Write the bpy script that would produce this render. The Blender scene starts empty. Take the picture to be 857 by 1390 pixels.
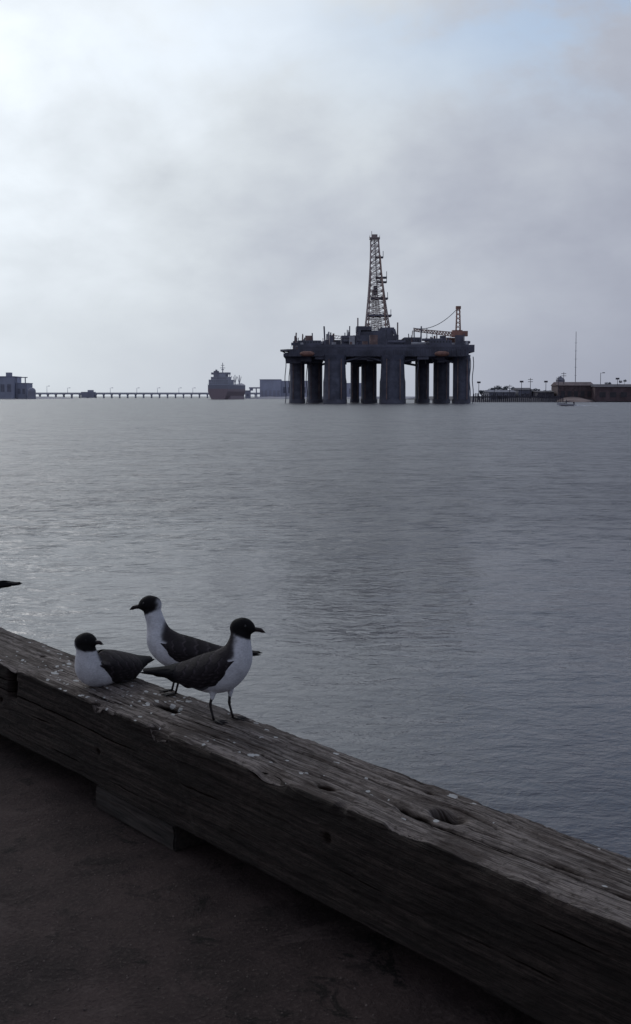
import bpy, math, random, bmesh
import numpy as np
from mathutils import Vector, Matrix
random.seed(7); rng = np.random.default_rng(5)
S = bpy.context.scene
COL = S.collection
R = math.radians
F = 1600.0; CZ = 1.43; TOP = .38; WZ = -2.0
pit = math.atan(112 / F); cp, sp_ = math.cos(pit), math.sin(pit)

# ------------------------------------------------------------ camera
cam = bpy.data.cameras.new('camera'); co = bpy.data.objects.new('camera', cam); COL.objects.link(co)
cam.sensor_fit = 'VERTICAL'; cam.sensor_height = 36; cam.sensor_width = 36
cam.lens = 36 * F / 1390; cam.shift_y = -45 / 1390
cam.clip_start = .05; cam.clip_end = 60000
co.location = (0, 0, CZ); co.rotation_euler = (R(90) - pit, 0, 0)
S.camera = co
S.view_settings.view_transform = 'Standard'; S.view_settings.look = 'None'
S.view_settings.exposure = 0

def ray(u, v):
    a = (u - 428.5) / F; b = (650 - v) / F
    return Vector((a, cp + b * sp_, -sp_ + b * cp))
def P(u, v, Y):
    d = ray(u, v); return Vector((0, 0, CZ)) + d * (Y / d.y)
def onz(u, v, z):
    d = ray(u, v); return Vector((0, 0, CZ)) + d * ((z - CZ) / d.z)

# ------------------------------------------------------------ helpers
def tag(o, label=None, cat=None, group=None, kind=None):
    if label: o['label'] = label
    if cat: o['category'] = cat
    if group: o['group'] = group
    if kind: o['kind'] = kind
    return o
def empty(name, loc, rz=0, label=None, cat=None, group=None):
    o = bpy.data.objects.new(name, None); COL.objects.link(o)
    o.location = loc; o.rotation_euler = (0, 0, rz); o.empty_display_size = .1
    return tag(o, label, cat, group)

class MB:
    def __init__(s): s.v = []; s.f = []
    def add(s, vs, fs):
        n = len(s.v); s.v += [tuple(p) for p in vs]; s.f += [tuple(i + n for i in f) for f in fs]; return s
    def box(s, c, d, rz=0):
        x, y, z = d[0] / 2, d[1] / 2, d[2] / 2; ca, sa = math.cos(rz), math.sin(rz)
        vs = []
        for sx, sy, sz in ((-1,-1,-1),(1,-1,-1),(1,1,-1),(-1,1,-1),(-1,-1,1),(1,-1,1),(1,1,1),(-1,1,1)):
            px, py = sx * x, sy * y
            vs.append((c[0] + px * ca - py * sa, c[1] + px * sa + py * ca, c[2] + sz * z))
        return s.add(vs, [(3,2,1,0),(4,5,6,7),(0,1,5,4),(1,2,6,5),(2,3,7,6),(3,0,4,7)])
    def tube(s, a, b, r0, r1=None, n=6):
        a = Vector(a); b = Vector(b); r1 = r0 if r1 is None else r1
        d = (b - a).normalized(); h = Vector((0, 0, 1)) if abs(d.z) < .9 else Vector((1, 0, 0))
        p = d.cross(h).normalized(); q = d.cross(p)
        vs = []
        for c, r in ((a, r0), (b, r1)):
            for i in range(n):
                t = 2 * math.pi * (i + .5) / n; vs.append(c + p * r * math.cos(t) + q * r * math.sin(t))
        fs = [(i, (i + 1) % n, n + (i + 1) % n, n + i) for i in range(n)]
        fs += [tuple(range(n))[::-1], tuple(range(n, 2 * n))]
        return s.add(vs, fs)
    def path(s, pts, rs, n=8):
        pts = [Vector(p) for p in pts]; vs = []; m = len(pts)
        for k, p in enumerate(pts):
            d = (pts[min(k + 1, m - 1)] - pts[max(k - 1, 0)]).normalized()
            h = Vector((0, 1, 0)) if abs(d.y) < .8 else Vector((0, 0, 1))
            a = d.cross(h).normalized(); b = d.cross(a)
            for i in range(n):
                t = 2 * math.pi * i / n
                vs.append(p + (a * math.cos(t) + b * math.sin(t)) * rs[k])
        fs = [(k * n + i, k * n + (i + 1) % n, (k + 1) * n + (i + 1) % n, (k + 1) * n + i) for k in range(m - 1) for i in range(n)]
        fs += [tuple(range(n))[::-1], tuple(range((m - 1) * n, m * n))]
        return s.add(vs, fs)
    def build(s, name, mat, parent=None, smooth=False):
        me = bpy.data.meshes.new(name); me.from_pydata(s.v, [], s.f); me.update()
        if smooth: me.polygons.foreach_set('use_smooth', [True] * len(me.polygons))
        o = bpy.data.objects.new(name, me); COL.objects.link(o); me.materials.append(mat)
        if parent: o.parent = parent
        return o

class NT:
    def __init__(s, tree): s.t = tree; s.n = tree.nodes; s.l = tree.links
    def node(s, typ, ins=None, **kw):
        x = s.n.new(typ)
        for k, v in kw.items(): setattr(x, k, v)
        for k, v in (ins or {}).items(): s.set(x.inputs[k], v)
        return x
    def set(s, sock, v):
        if hasattr(v, 'is_output') : s.l.new(v, sock)
        else: sock.default_value = v
    def math(s, op, a, b=None, c=None, clamp=False):
        x = s.n.new('ShaderNodeMath'); x.operation = op; x.use_clamp = clamp
        s.set(x.inputs[0], a)
        if b is not None: s.set(x.inputs[1], b)
        if c is not None: s.set(x.inputs[2], c)
        return x.outputs[0]
    def vmath(s, op, a, b=None, scale=None):
        x = s.n.new('ShaderNodeVectorMath'); x.operation = op
        s.set(x.inputs[0], a)
        if b is not None: s.set(x.inputs[1], b)
        if scale is not None: s.set(x.inputs['Scale'], scale)
        return x.outputs['Value'] if op == 'DOT_PRODUCT' else x.outputs[0]
    def mix(s, f, a, b):
        x = s.n.new('ShaderNodeMix'); x.data_type = 'RGBA'
        s.set(x.inputs[0], f); s.set(x.inputs[6], a); s.set(x.inputs[7], b); return x.outputs[2]
    def ss(s, v, a, b, lo=0., hi=1.):
        x = s.n.new('ShaderNodeMapRange'); x.interpolation_type = 'SMOOTHSTEP'
        s.set(x.inputs[0], v); x.inputs[1].default_value = a; x.inputs[2].default_value = b
        x.inputs[3].default_value = lo; x.inputs[4].default_value = hi; return x.outputs[0]
    def noise(s, vec, scale, detail=4, rough=.55, dist=0, out=0):
        x = s.n.new('ShaderNodeTexNoise'); s.l.new(vec, x.inputs['Vector'])
        x.inputs['Scale'].default_value = scale; x.inputs['Detail'].default_value = detail
        x.inputs['Roughness'].default_value = rough; x.inputs['Distortion'].default_value = dist
        return x.outputs[out]
    def map(s, vec, scale=(1,1,1), loc=(0,0,0), rot=(0,0,0)):
        x = s.n.new('ShaderNodeMapping'); s.l.new(vec, x.inputs[0])
        x.inputs['Scale'].default_value = scale; x.inputs['Location'].default_value = loc; x.inputs['Rotation'].default_value = rot
        return x.outputs[0]
def c4(c): return (c[0], c[1], c[2], 1)
def newmat(name):
    m = bpy.data.materials.new(name); m.use_nodes = True; t = NT(m.node_tree)
    t.n.clear(); out = t.n.new('ShaderNodeOutputMaterial'); b = t.n.new('ShaderNodeBsdfPrincipled')
    t.l.new(b.outputs[0], out.inputs[0]); return m, t, b
def pm(name, col, rough=.7, scale=1., var=.35, bump=0., col2=None, metal=0.):
    m, t, b = newmat(name)
    tc = t.node('ShaderNodeTexCoord').outputs['Object']
    n = t.noise(tc, scale, 6, .65)
    f = t.ss(n, .3, .7)
    c2 = col2 or tuple(min(1, x * (1 + var)) for x in col)
    t.set(b.inputs['Base Color'], t.mix(f, c4(tuple(x * (1 - var) for x in col)), c4(c2)))
    b.inputs['Roughness'].default_value = rough; b.inputs['Metallic'].default_value = metal
    if bump:
        bn = t.node('ShaderNodeBump', {'Height': n, 'Distance': bump}); t.l.new(bn.outputs[0], b.inputs['Normal'])
    return m

# ------------------------------------------------------------ world
w = bpy.data.worlds.new('World'); S.world = w; w.use_nodes = True
t = NT(w.node_tree); t.n.clear()
SUN_AZ, SUN_EL = R(-30), R(27)
sd = Vector((math.sin(SUN_AZ) * math.cos(SUN_EL), math.cos(SUN_AZ) * math.cos(SUN_EL), math.sin(SUN_EL)))
out = t.node('ShaderNodeOutputWorld')
sky = t.node('ShaderNodeTexSky'); sky.sky_type = 'NISHITA'; sky.sun_disc = False
sky.sun_elevation = SUN_EL; sky.sun_rotation = SUN_AZ; sky.dust_density = .6
bg1 = t.node('ShaderNodeBackground', {'Strength': .12}); t.l.new(sky.outputs[0], bg1.inputs[0])
D = t.node('ShaderNodeTexCoord').outputs['Generated']
sep = t.node('ShaderNodeSeparateXYZ'); t.l.new(D, sep.inputs[0])
z = t.math('MAXIMUM', sep.outputs[2], 0.0)
zz = t.math('ADD', z, .50)
cb = t.node('ShaderNodeCombineXYZ', {0: t.math('DIVIDE', sep.outputs[0], zz), 1: t.math('DIVIDE', sep.outputs[1], zz), 2: 2.4})
n1 = t.noise(t.map(cb.outputs[0], (1.0, 1.0, 1), rot=(0, 0, .5)), 2.6, 4, .5, .2)
n2 = t.noise(t.map(cb.outputs[0], (1, 1, 1), (7, 3, 1), (0, 0, .4)), 6.5, 6, .55, .15)
dot = t.vmath('DOT_PRODUCT', D, sd)
g = t.math('POWER', t.math('MAXIMUM', dot, 0.0), 5.0)
cl = t.math('ADD', t.math('MULTIPLY', t.math('SUBTRACT', n1, .47), 1.0), t.math('MULTIPLY', t.math('SUBTRACT', n2, .5), .60))
cl = t.math('MULTIPLY', cl, t.ss(z, .0, .15, .2, 1.0))
base = t.math('MULTIPLY_ADD', g, .82, .315)
L = t.math('MULTIPLY', base, t.math('ADD', 1.0, t.math('MULTIPLY', cl, .80)))
L = t.math('MAXIMUM', L, .12)
tint = t.mix(t.ss(L, .28, .75), (0.885, .945, 1.17, 1), (.95, 1.02, 1.09, 1))
colr = t.vmath('SCALE', tint, scale=L)
bg2 = t.node('ShaderNodeBackground', {'Strength': 1.0}); t.l.new(colr, bg2.inputs[0])
right = t.ss(sep.outputs[0], -.05, .22, .3, 1.0)
thin = t.math('MULTIPLY', t.math('MULTIPLY', t.ss(n2, .40, .62), right), t.ss(z, .19, .31, 0, .75))
ms = t.node('ShaderNodeMixShader'); t.l.new(thin, ms.inputs[0]); t.l.new(bg2.outputs[0], ms.inputs[1]); t.l.new(bg1.outputs[0], ms.inputs[2])
t.l.new(ms.outputs[0], out.inputs[0])

sl = bpy.data.lights.new('sun', 'SUN'); sl.energy = .55; sl.angle = R(26); sl.color = (1, .97, .94)
so = bpy.data.objects.new('sun', sl); COL.objects.link(so)
so.rotation_euler = (-sd).to_track_quat('-Z', 'Y').to_euler()
so.location = (-20, 30, 30)

# ------------------------------------------------------------ water
m_water, t, b = newmat('harbour_water')
tc = t.node('ShaderNodeTexCoord').outputs['Object']
s3 = t.node('ShaderNodeSeparateXYZ'); t.l.new(tc, s3.inputs[0])
calm = t.noise(t.map(tc, (.04, .09, 1)), 1.0, 4, .6)
ydist = t.math('ADD', s3.outputs[1], t.math('MULTIPLY', t.math('SUBTRACT', calm, .5), 18.0))
wind = t.ss(ydist, 12, 40, .20, 1.0)
rip = t.noise(t.map(tc, (1, 1.25, 1), rot=(0, 0, .25)), 3.8, 4, .62, .4)
chop = t.noise(t.map(tc, (1, 1.7, 1), (3, 8, 0), (0, 0, -.2)), 1.1, 5, .6, .3)
swell = t.noise(t.map(tc, (.6, 1.5, 1), (30, 8, 0), (0, 0, .12)), .35, 3, .5, .2)
h = t.math('ADD', t.math('MULTIPLY', t.math('MULTIPLY', rip, .085), wind),
           t.math('ADD', t.math('MULTIPLY', t.math('MULTIPLY', chop, .13), wind), t.math('MULTIPLY', swell, .05)))
bn = t.node('ShaderNodeBump', {'Height': h, 'Distance': 1.0, 'Strength': 1.0})
sl1 = t.noise(t.map(tc, (1, 1.5, 1), (13, 2, 0), (0, 0, .15)), 1.6, 5, .74, .2, out=1)
sl2 = t.noise(t.map(tc, (.7, 1.1, 1), (3, 22, 0), (0, 0, -.1)), .40, 7, .78, .2, out=1)
gust = t.ss(t.noise(t.map(tc, (.25, 1, 1), (3, 2, 0)), .05, 5, .65), .3, .7, .75, 1.2)
sv = t.vmath('ADD', t.vmath('SCALE', t.vmath('SUBTRACT', sl1, (.5, .5, .5)), scale=1.55), t.vmath('SCALE', t.vmath('SUBTRACT', sl2, (.5, .5, .5)), scale=1.05))
sv = t.vmath('MULTIPLY', sv, (1, 1, 0))
sv = t.vmath('SCALE', sv, scale=t.math('MULTIPLY', gust, t.ss(ydist, 11, 34, .06, 1.0)))
nrmv = t.vmath('NORMALIZE', t.vmath('ADD', bn.outputs[0], sv))
t.l.new(nrmv, b.inputs['Normal'])
b.inputs['Base Color'].default_value = (.028, .028, .043, 1)
b.inputs['Specular Tint'].default_value = (.96, .96, 1, 1)
t.set(b.inputs['Roughness'], t.ss(ydist, 14, 38, .08, .30)); b.inputs['IOR'].default_value = 1.33
mb = MB(); mb.add([(-25000, -200, 0), (25000, -200, 0), (25000, 40000, 0), (-25000, 40000, 0)], [(0, 1, 2, 3)])
wo = mb.build('water', m_water); wo.location = (0, 0, WZ); tag(wo, kind='structure')

# ------------------------------------------------------------ timber frame
A = onz(857, 1260, TOP); B = onz(0, 900, TOP); d = (B - A).normalized(); nrm = Vector((-d.y, d.x, 0))
if nrm.y < 0: nrm = -nrm
C1 = onz(0, 850, TOP); C2 = onz(857, 1160, TOP)
TW = ((C1 - A).dot(nrm) + (C2 - A).dot(nrm)) / 2; TH = .29
ang = math.atan2(d.y, d.x)
yl = Vector((-d.y, d.x, 0)); SY = 1 if yl.dot(nrm) > 0 else -1
def tl(u, v, zz=TOP):
    q = onz(u, v, zz) - A; return q.dot(d), q.dot(nrm)

G = rng.random((512, 512))
def vn(x, y):
    x = np.asarray(x, float); y = np.asarray(y, float)
    xi = np.floor(x).astype(int); yi = np.floor(y).astype(int); fx = x - xi; fy = y - yi
    fx = fx * fx * (3 - 2 * fx); fy = fy * fy * (3 - 2 * fy)
    a = G[xi % 512, yi % 512]; b_ = G[(xi + 1) % 512, yi % 512]; c = G[xi % 512, (yi + 1) % 512]; e = G[(xi + 1) % 512, (yi + 1) % 512]
    return (a * (1 - fx) + b_ * fx) * (1 - fy) + (c * (1 - fx) + e * fx) * fy
def fbm(x, y, o=4):
    s = 0; a = .5; n = 0
    for i in range(o): s = s + a * vn(x * 2 ** i + 17 * i, y * 2 ** i + 31 * i); n += a; a *= .5
    return s / n

xs = np.concatenate([np.arange(-5, -.5, .12), np.arange(-.5, 2.6, .0048), np.arange(2.6, 4.3, .008), np.arange(4.3, 14, .12)])
rc = .009
per = []
def seg(p, q, n, nn):
    for i in range(n):
        k = i / n; per.append((p[0] + (q[0] - p[0]) * k, p[1] + (q[1] - p[1]) * k, nn[0], nn[1]))
def arc(c, a0, a1, n):
    for i in range(n):
        a = a0 + (a1 - a0) * i / n; per.append((c[0] + rc * math.cos(a), c[1] + rc * math.sin(a), math.cos(a), math.sin(a)))
seg((0, -TH + rc), (0, -rc), 96, (-1, 0)); arc((rc, -rc), math.pi, math.pi / 2, 6)
nf = len(per)
seg((rc, 0), (TW - rc, 0), 124, (0, 1)); arc((TW - rc, -rc), math.pi / 2, 0, 6)
seg((TW, -rc), (TW, -TH + rc), 10, (1, 0)); arc((TW - rc, -TH + rc), 0, -math.pi / 2, 4)
seg((TW - rc, -TH), (rc, -TH), 8, (0, -1)); arc((rc, -TH + rc), -math.pi / 2, -math.pi, 4)
per = np.array(per); ds = np.hypot(np.diff(per[:, 0], append=per[0, 0]), np.diff(per[:, 1], append=per[0, 1]))
sarc = np.cumsum(ds) - ds[0]
X, Sg = np.meshgrid(xs, sarc, indexing='ij')
Y0 = np.broadcast_to(per[:, 0], X.shape); Z0 = np.broadcast_to(per[:, 1], X.shape)
NY = np.broadcast_to(per[:, 2], X.shape); NZ = np.broadcast_to(per[:, 3], X.shape)
s_top0 = sarc[nf]
grainS = Sg.copy(); dark = np.zeros_like(X); disp = np.zeros_like(X)
feats = []
def topfeat(u, v, rx, rs, dep, dk, warp=1.):
    x, y = tl(u, v); feats.append((x, s_top0 + y - rc, rx, rs, dep, dk, warp))
topfeat(610, 1107, .040, .026, .070, 1.3, 1.6)
topfeat(566, 1106, .055, .014, .012, 1.1, .6)
topfeat(444, 1067, .036, .020, .008, .8, 1.2)
topfeat(228, 960, .075, .022, .024, 1.2, .7)
topfeat(352, 1050, .06, .016, .010, .8, .3)
topfeat(60, 889, .03, .014, .006, .7, .8)
topfeat(770, 1180, .05, .008, .008, 1., .3)
for k in range(6):
    feats.append((rng.uniform(-.4, 3.4), s_top0 + rng.uniform(.03, TW - .04), rng.uniform(.010, .02), rng.uniform(.004, .008), rng.uniform(.002, .005), .6, .6))
for (x_, z_, a_) in ((.95, -.10, .014), (2.2, -.17, .012), (3.0, -.15, .012)):
    feats.append((x_, sarc[0] + TH - rc + z_, a_ * 1.4, a_, .005, .6, .6))
for (fx, fs, rx, rs, dep, dk, wp) in feats:
    wobx = (fbm(X * 25 + fx * 9, Sg * 60, 2) - .5) * .8
    q = ((X - fx) / rx) ** 2 + ((Sg - fs) / rs) ** 2 + wobx
    e = np.exp(-np.maximum(q, 0) ** 2 * .8); disp -= dep * e; dark = np.maximum(dark, dk * e)
    far_ = np.exp(-(((X - fx) / (rx * 3.0)) ** 2))
    ad = np.abs(Sg - fs)
    grainS -= wp * rs * .9 * np.sign(Sg - fs) * (1 - np.exp(-ad / rs)) * np.exp(-ad / (rs * 3)) * far_
disp += (fbm(X * 1.3 + 3, Sg * 5, 3) - .5) * .012
gy = grainS + (fbm(X * .8, Sg * 2 + 9, 3) - .5) * .034
front = (Sg < s_top0 - .003).astype(float)
sc_f = 1 - .30 * front
disp += (fbm(X * 2.2, gy * 75, 4) - .5) * .0065 * sc_f
disp += (fbm(X * 7, gy * 200, 3) - .5) * .0032 * sc_f
disp += (fbm(X * 30, gy * 90, 4) - .5) * .0042
fl = fbm(X * 4 + 11, gy * 42 + 5, 3)
disp -= .0034 * sc_f / (1 + np.exp(-(fl - .60) / .007)); dark = np.maximum(dark, .4 * sc_f / (1 + np.exp(-(fl - .605) / .010)) * (fl < .63))
cr = []
for k in range(50):
    on_top = k < 32
    x0 = rng.uniform(-.8, 3.3); ln = rng.uniform(.10, .7) if on_top else rng.uniform(.08, .4)
    s0 = s_top0 + rng.uniform(.012, TW - .02) if on_top else rng.uniform(.02, TH - .03)
    cr.append((x0, x0 + ln, s0, rng.uniform(.003, .008), rng.uniform(.0012, .0024)))
cr += [(1.9, 3.2, .17, .007, .0022), (-.5, .9, s_top0 + .11, .013, .0032), (.4, 1.5, s_top0 + .19, .011, .0028), (1.2, 2.4, s_top0 + .08, .011, .0028),
       (.15, .75, s_top0 + .215, .012, .003)]
for (x0, x1, s0, dp, wd) in cr:
    c_ = s0 + (fbm(X * 3 + s0 * 50, X * 0 + s0 * 99, 4) - .5) * .020
    win = np.clip((X - x0) / .12, 0, 1) * np.clip((x1 - X) / .12, 0, 1)
    ww = wd * (.5 + fbm(X * 9 + s0 * 70, X * 0, 2))
    e = np.exp(-((gy - c_) / ww) ** 2) * win
    disp -= dp * e; dark = np.maximum(dark, 1.0 * e)
for s_c, amp, wd in ((s_top0 - .006, .022, .014), (s_top0 + TW - .014, .015, .014)):
    chip = np.clip(fbm(X * 9, X * 0 + s_c * 40, 5) - .48, 0, 1) * 3.5
    near = np.exp(-((Sg - s_c) / wd) ** 2)
    disp -= (amp * chip + .002) * near
for (u, v, wdx, dp) in ((210, 990, .05, .034), (352, 1056, .07, .022), (122, 955, .03, .024), (650, 1178, .08, .014), (445, 1098, .02, .014)):
    x_, _ = tl(u, v); disp -= dp * np.exp(-((X - x_) / wdx) ** 4) * np.exp(-((Sg - s_top0 + .004) / .024) ** 2)
xn, _ = tl(17, 905)
notch = 1 / (1 + np.exp((np.abs(X - xn) - .030) / .004)) / (1 + np.exp((np.abs(Sg - (s_top0 - .075)) - .055) / .005))
disp -= .045 * notch; dark = np.maximum(dark, .8 * notch)
xst, _ = tl(222, 1010)
stp = 1 / (1 + np.exp(-(X - xst - (Sg - .1) * .6) / .006)) * (Sg < s_top0 - .02)
disp -= .006 * stp
splat = np.zeros_like(X); xg, _ = tl(150, 915); xg2, _ = tl(250, 950)
for k in range(200):
    if k < 90: cx_ = rng.normal(xg, .30)
    elif k < 120: cx_ = rng.normal(xg2, .25)
    else: cx_ = rng.uniform(-.3, 3.6)
    cs_ = s_top0 + rng.uniform(0, TW - .03); r_ = rng.uniform(.0022, .0068) * (2.0 if rng.random() < .14 else 1)
    m_ = np.exp(-((((X - cx_) / (r_ * rng.uniform(1, 2.2))) ** 2 + ((Sg - cs_) / r_) ** 2)) ** 2)
    splat = np.maximum(splat, m_)
YY = Y0 + NY * disp; ZZ = Z0 + NZ * disp
nx, ns = X.shape
vv = np.stack([X, SY * YY, ZZ], -1).reshape(-1, 3)
ii = np.arange(nx - 1)[:, None] * ns; jj = np.arange(ns)[None, :]; j2 = (jj + 1) % ns
fq = np.stack([ii + jj, ii + j2, ii + ns + j2, ii + ns + jj], -1).reshape(-1, 4)
me = bpy.data.meshes.new('beam'); me.from_pydata(vv.tolist(), [], fq.tolist() + [list(range(ns)), list(range((nx - 1) * ns, nx * ns))[::-1]])
me.update()
bm = bmesh.new(); bm.from_mesh(me); bmesh.ops.recalc_face_normals(bm, faces=bm.faces); bm.to_mesh(me); bm.free()
me.polygons.foreach_set('use_smooth', [True] * len(me.polygons))
at = me.attributes.new('grain', 'FLOAT_VECTOR', 'POINT')
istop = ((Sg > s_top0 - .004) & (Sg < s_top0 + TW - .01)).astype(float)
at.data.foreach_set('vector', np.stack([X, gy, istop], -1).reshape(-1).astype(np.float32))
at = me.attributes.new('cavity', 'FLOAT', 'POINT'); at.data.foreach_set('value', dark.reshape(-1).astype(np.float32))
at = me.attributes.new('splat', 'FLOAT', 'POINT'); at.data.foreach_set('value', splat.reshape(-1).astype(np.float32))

m_wood, t, b = newmat('weathered_timber')
ga = t.node('ShaderNodeAttribute', attribute_name='grain').outputs['Vector']
cav = t.node('ShaderNodeAttribute', attribute_name='cavity').outputs['Fac']
spl = t.node('ShaderNodeAttribute', attribute_name='splat').outputs['Fac']
gs = t.node('ShaderNodeSeparateXYZ'); t.l.new(ga, gs.inputs[0])
g1 = t.noise(t.map(ga, (1.8, 65, 0)), 1, 6, .72)
g2 = t.noise(t.map(ga, (8, 320, 0)), 1, 4, .65)
blot = t.noise(t.map(ga, (3.2, 9, 0), (4, 4, 0)), 1, 6, .65)
mott = t.noise(t.map(ga, (30, 55, 0), (4, 9, 0)), 1, 6, .75)
gg = t.math('ADD', t.math('MULTIPLY', g1, .6), t.math('MULTIPLY', g2, .4))
f = t.ss(gg, .40, .60)
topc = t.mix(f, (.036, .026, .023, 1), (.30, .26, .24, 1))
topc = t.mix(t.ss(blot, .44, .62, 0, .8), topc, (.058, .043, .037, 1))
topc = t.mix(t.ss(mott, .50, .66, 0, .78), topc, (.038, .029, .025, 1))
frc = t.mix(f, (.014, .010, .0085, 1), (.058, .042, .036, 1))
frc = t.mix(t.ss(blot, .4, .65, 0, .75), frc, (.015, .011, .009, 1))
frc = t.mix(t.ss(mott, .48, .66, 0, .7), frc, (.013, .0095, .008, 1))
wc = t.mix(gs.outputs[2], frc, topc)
spn = t.noise(t.map(ga, (160, 190, 0)), 1, 3, .6)
spot = t.ss(t.math('ADD', spl, t.math('MULTIPLY', t.math('SUBTRACT', spn, .5), 1.0)), .36, .56)
spot = t.math('MULTIPLY', t.math('MULTIPLY', spot, gs.outputs[2]), t.ss(spl, .04, .25))
wc = t.mix(t.math('MULTIPLY', spot, .85), wc, (.55, .56, .56, 1))
wc = t.mix(t.ss(cav, .15, .85, 0, .98), wc, (.005, .0035, .003, 1))
t.set(b.inputs['Base Color'], wc); b.inputs['Roughness'].default_value = .85; t.set(b.inputs['Specular IOR Level'], t.ss(cav, .1, .6, .25, 0))
bh = t.math('ADD', gg, t.math('MULTIPLY', mott, .8))
bn = t.node('ShaderNodeBump', {'Height': bh, 'Distance': .013, 'Strength': 1.0}); t.l.new(bn.outputs[0], b.inputs['Normal'])
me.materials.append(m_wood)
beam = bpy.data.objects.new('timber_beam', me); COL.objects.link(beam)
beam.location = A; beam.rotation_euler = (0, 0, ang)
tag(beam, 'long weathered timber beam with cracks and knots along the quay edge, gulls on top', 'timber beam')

def TLp(x, y, z): return A + d * x + nrm * y + Vector((0, 0, z - TOP))

m_block, t, b = newmat('old_block_wood')
tc = t.node('ShaderNodeTexCoord').outputs['Object']
g1 = t.noise(t.map(tc, (4, 60, 70)), 1, 5, .6)
t.set(b.inputs['Base Color'], t.mix(t.ss(g1, .3, .7), (.009, .0065, .0055, 1), (.040, .029, .025, 1))); b.inputs['Roughness'].default_value = .85
bn = t.node('ShaderNodeBump', {'Height': g1, 'Distance': .006}); t.l.new(bn.outputs[0], b.inputs['Normal'])
def block(u0, u1, label):
    v0 = 538 + .572 * (u0 + 862); v1 = 538 + .572 * (u1 + 862)
    p = onz(u0, v0, 0); q = onz(u1, v1, 0)
    x0 = (p - A).dot(d); x1 = (q - A).dot(d); xc = (x0 + x1) / 2; ln = abs(x0 - x1)
    hz = TOP - TH - .004
    bm = bmesh.new(); bmesh.ops.create_cube(bm, size=1)
    for q_ in bm.verts: q_.co = Vector((q_.co.x * ln, q_.co.y * .16, q_.co.z * hz))
    bmesh.ops.bevel(bm, geom=bm.edges[:], offset=.006, segments=2, affect='EDGES')
    bmesh.ops.subdivide_edges(bm, edges=[e for e in bm.edges if e.calc_length() > .05], cuts=12, use_grid_fill=True)
    for q_ in bm.verts:
        q_.co.y += (float(fbm(q_.co.x * 10 + xc * 9, q_.co.z * 60)) - .5) * .012
    me = bpy.data.meshes.new('spacer_block'); bm.to_mesh(me); bm.free(); me.materials.append(m_block)
    o = bpy.data.objects.new('spacer_block', me); COL.objects.link(o)
    o.location = TLp(xc, .092, hz / 2 + .001); o.rotation_euler = (0, 0, ang)
    tag(o, label, 'wooden block'); return o
block(120, 226, 'rough wooden spacer block under the timber beam, below the sitting gull')

# ------------------------------------------------------------ quay
m_pave, t, b = newmat('dark_pavement')
tc = t.node('ShaderNodeTexCoord').outputs['Object']
p1 = t.noise(tc, 2.2, 6, .65); p2 = t.noise(tc, 75, 6, .72); p3 = t.noise(tc, 7, 6, .7, .5); p4 = t.noise(t.map(tc, (1, 1, 1), (5, 9, 0)), 3.4, 7, .7, .8)
pc = t.mix(t.ss(p1, .35, .65), (.022, .014, .014, 1), (.058, .039, .037, 1))
pc = t.mix(t.ss(p3, .54, .66, 0, .75), pc, (.012, .008, .008, 1))
pc = t.mix(t.ss(p4, .59, .64, 0, .92), pc, (.005, .0035, .0035, 1))
pc = t.mix(t.ss(p4, .43, .34, 0, .6), pc, (.080, .058, .055, 1))
pc = t.mix(t.ss(p2, .50, .72, 0, .6), pc, (.105, .081, .076, 1))
pc = t.mix(t.ss(p2, .46, .26, 0, .8), pc, (.007, .005, .005, 1))
t.set(b.inputs['Base Color'], pc); b.inputs['Roughness'].default_value = .88; b.inputs['Specular IOR Level'].default_value = .2
hh = t.math('ADD', t.math('MULTIPLY', p2, .5), t.math('ADD', t.math('MULTIPLY', p3, .9), t.math('MULTIPLY', p4, .8)))
bn = t.node('ShaderNodeBump', {'Height': hh, 'Distance': .022, 'Strength': 1.0}); t.l.new(bn.outputs[0], b.inputs['Normal'])
mb = MB(); mb.box((10, SY * (TW - 12.51), -1.5), (120, 25, 3.0)); q = mb.build('quay', m_pave)
q.location = (A.x, A.y, 0); q.rotation_euler = (0, 0, ang); tag(q, kind='structure')
mb = MB(); mb.box((4.5, SY * (TW - .075), .0435), (19, .13, .082)); q = mb.build('gap_light_blocker', m_block)  # added strip under the beam, keeps light from behind out of the gap
q.location = (A.x, A.y, 0.003); q.rotation_euler = (0, 0, ang); tag(q, kind='structure')
mb = MB()
for k in range(420):
    u = rng.uniform(-40, 520); v = rng.uniform(1060, 1400); p = onz(u, v, 0)
    if (p - A).dot(nrm) > -.02: continue
    r = rng.uniform(.001, .0032); a0 = rng.uniform(0, 6.28)
    pts = []
    for zc, rr in ((0, 1), (.5 * r, .9), (r, .45)):
        for i in range(6):
            a = a0 + i * 1.047; e = r * rr * rng.uniform(.7, 1.25); pts.append((p.x + e * math.cos(a), p.y + e * math.sin(a) * 1.2, zc))
    mb.add(pts, [(i, (i + 1) % 6, 6 + (i + 1) % 6, 6 + i) for i in range(6)] + [(6 + i, 6 + (i + 1) % 6, 12 + (i + 1) % 6, 12 + i) for i in range(6)] + [tuple(range(12, 18))])
g_ = mb.build('grit', pm('grit_stone', (.09, .07, .062), .9, 80, .7)); tag(g_, 'scattered grit on the dark quay pavement', 'grit', kind='stuff')

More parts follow.
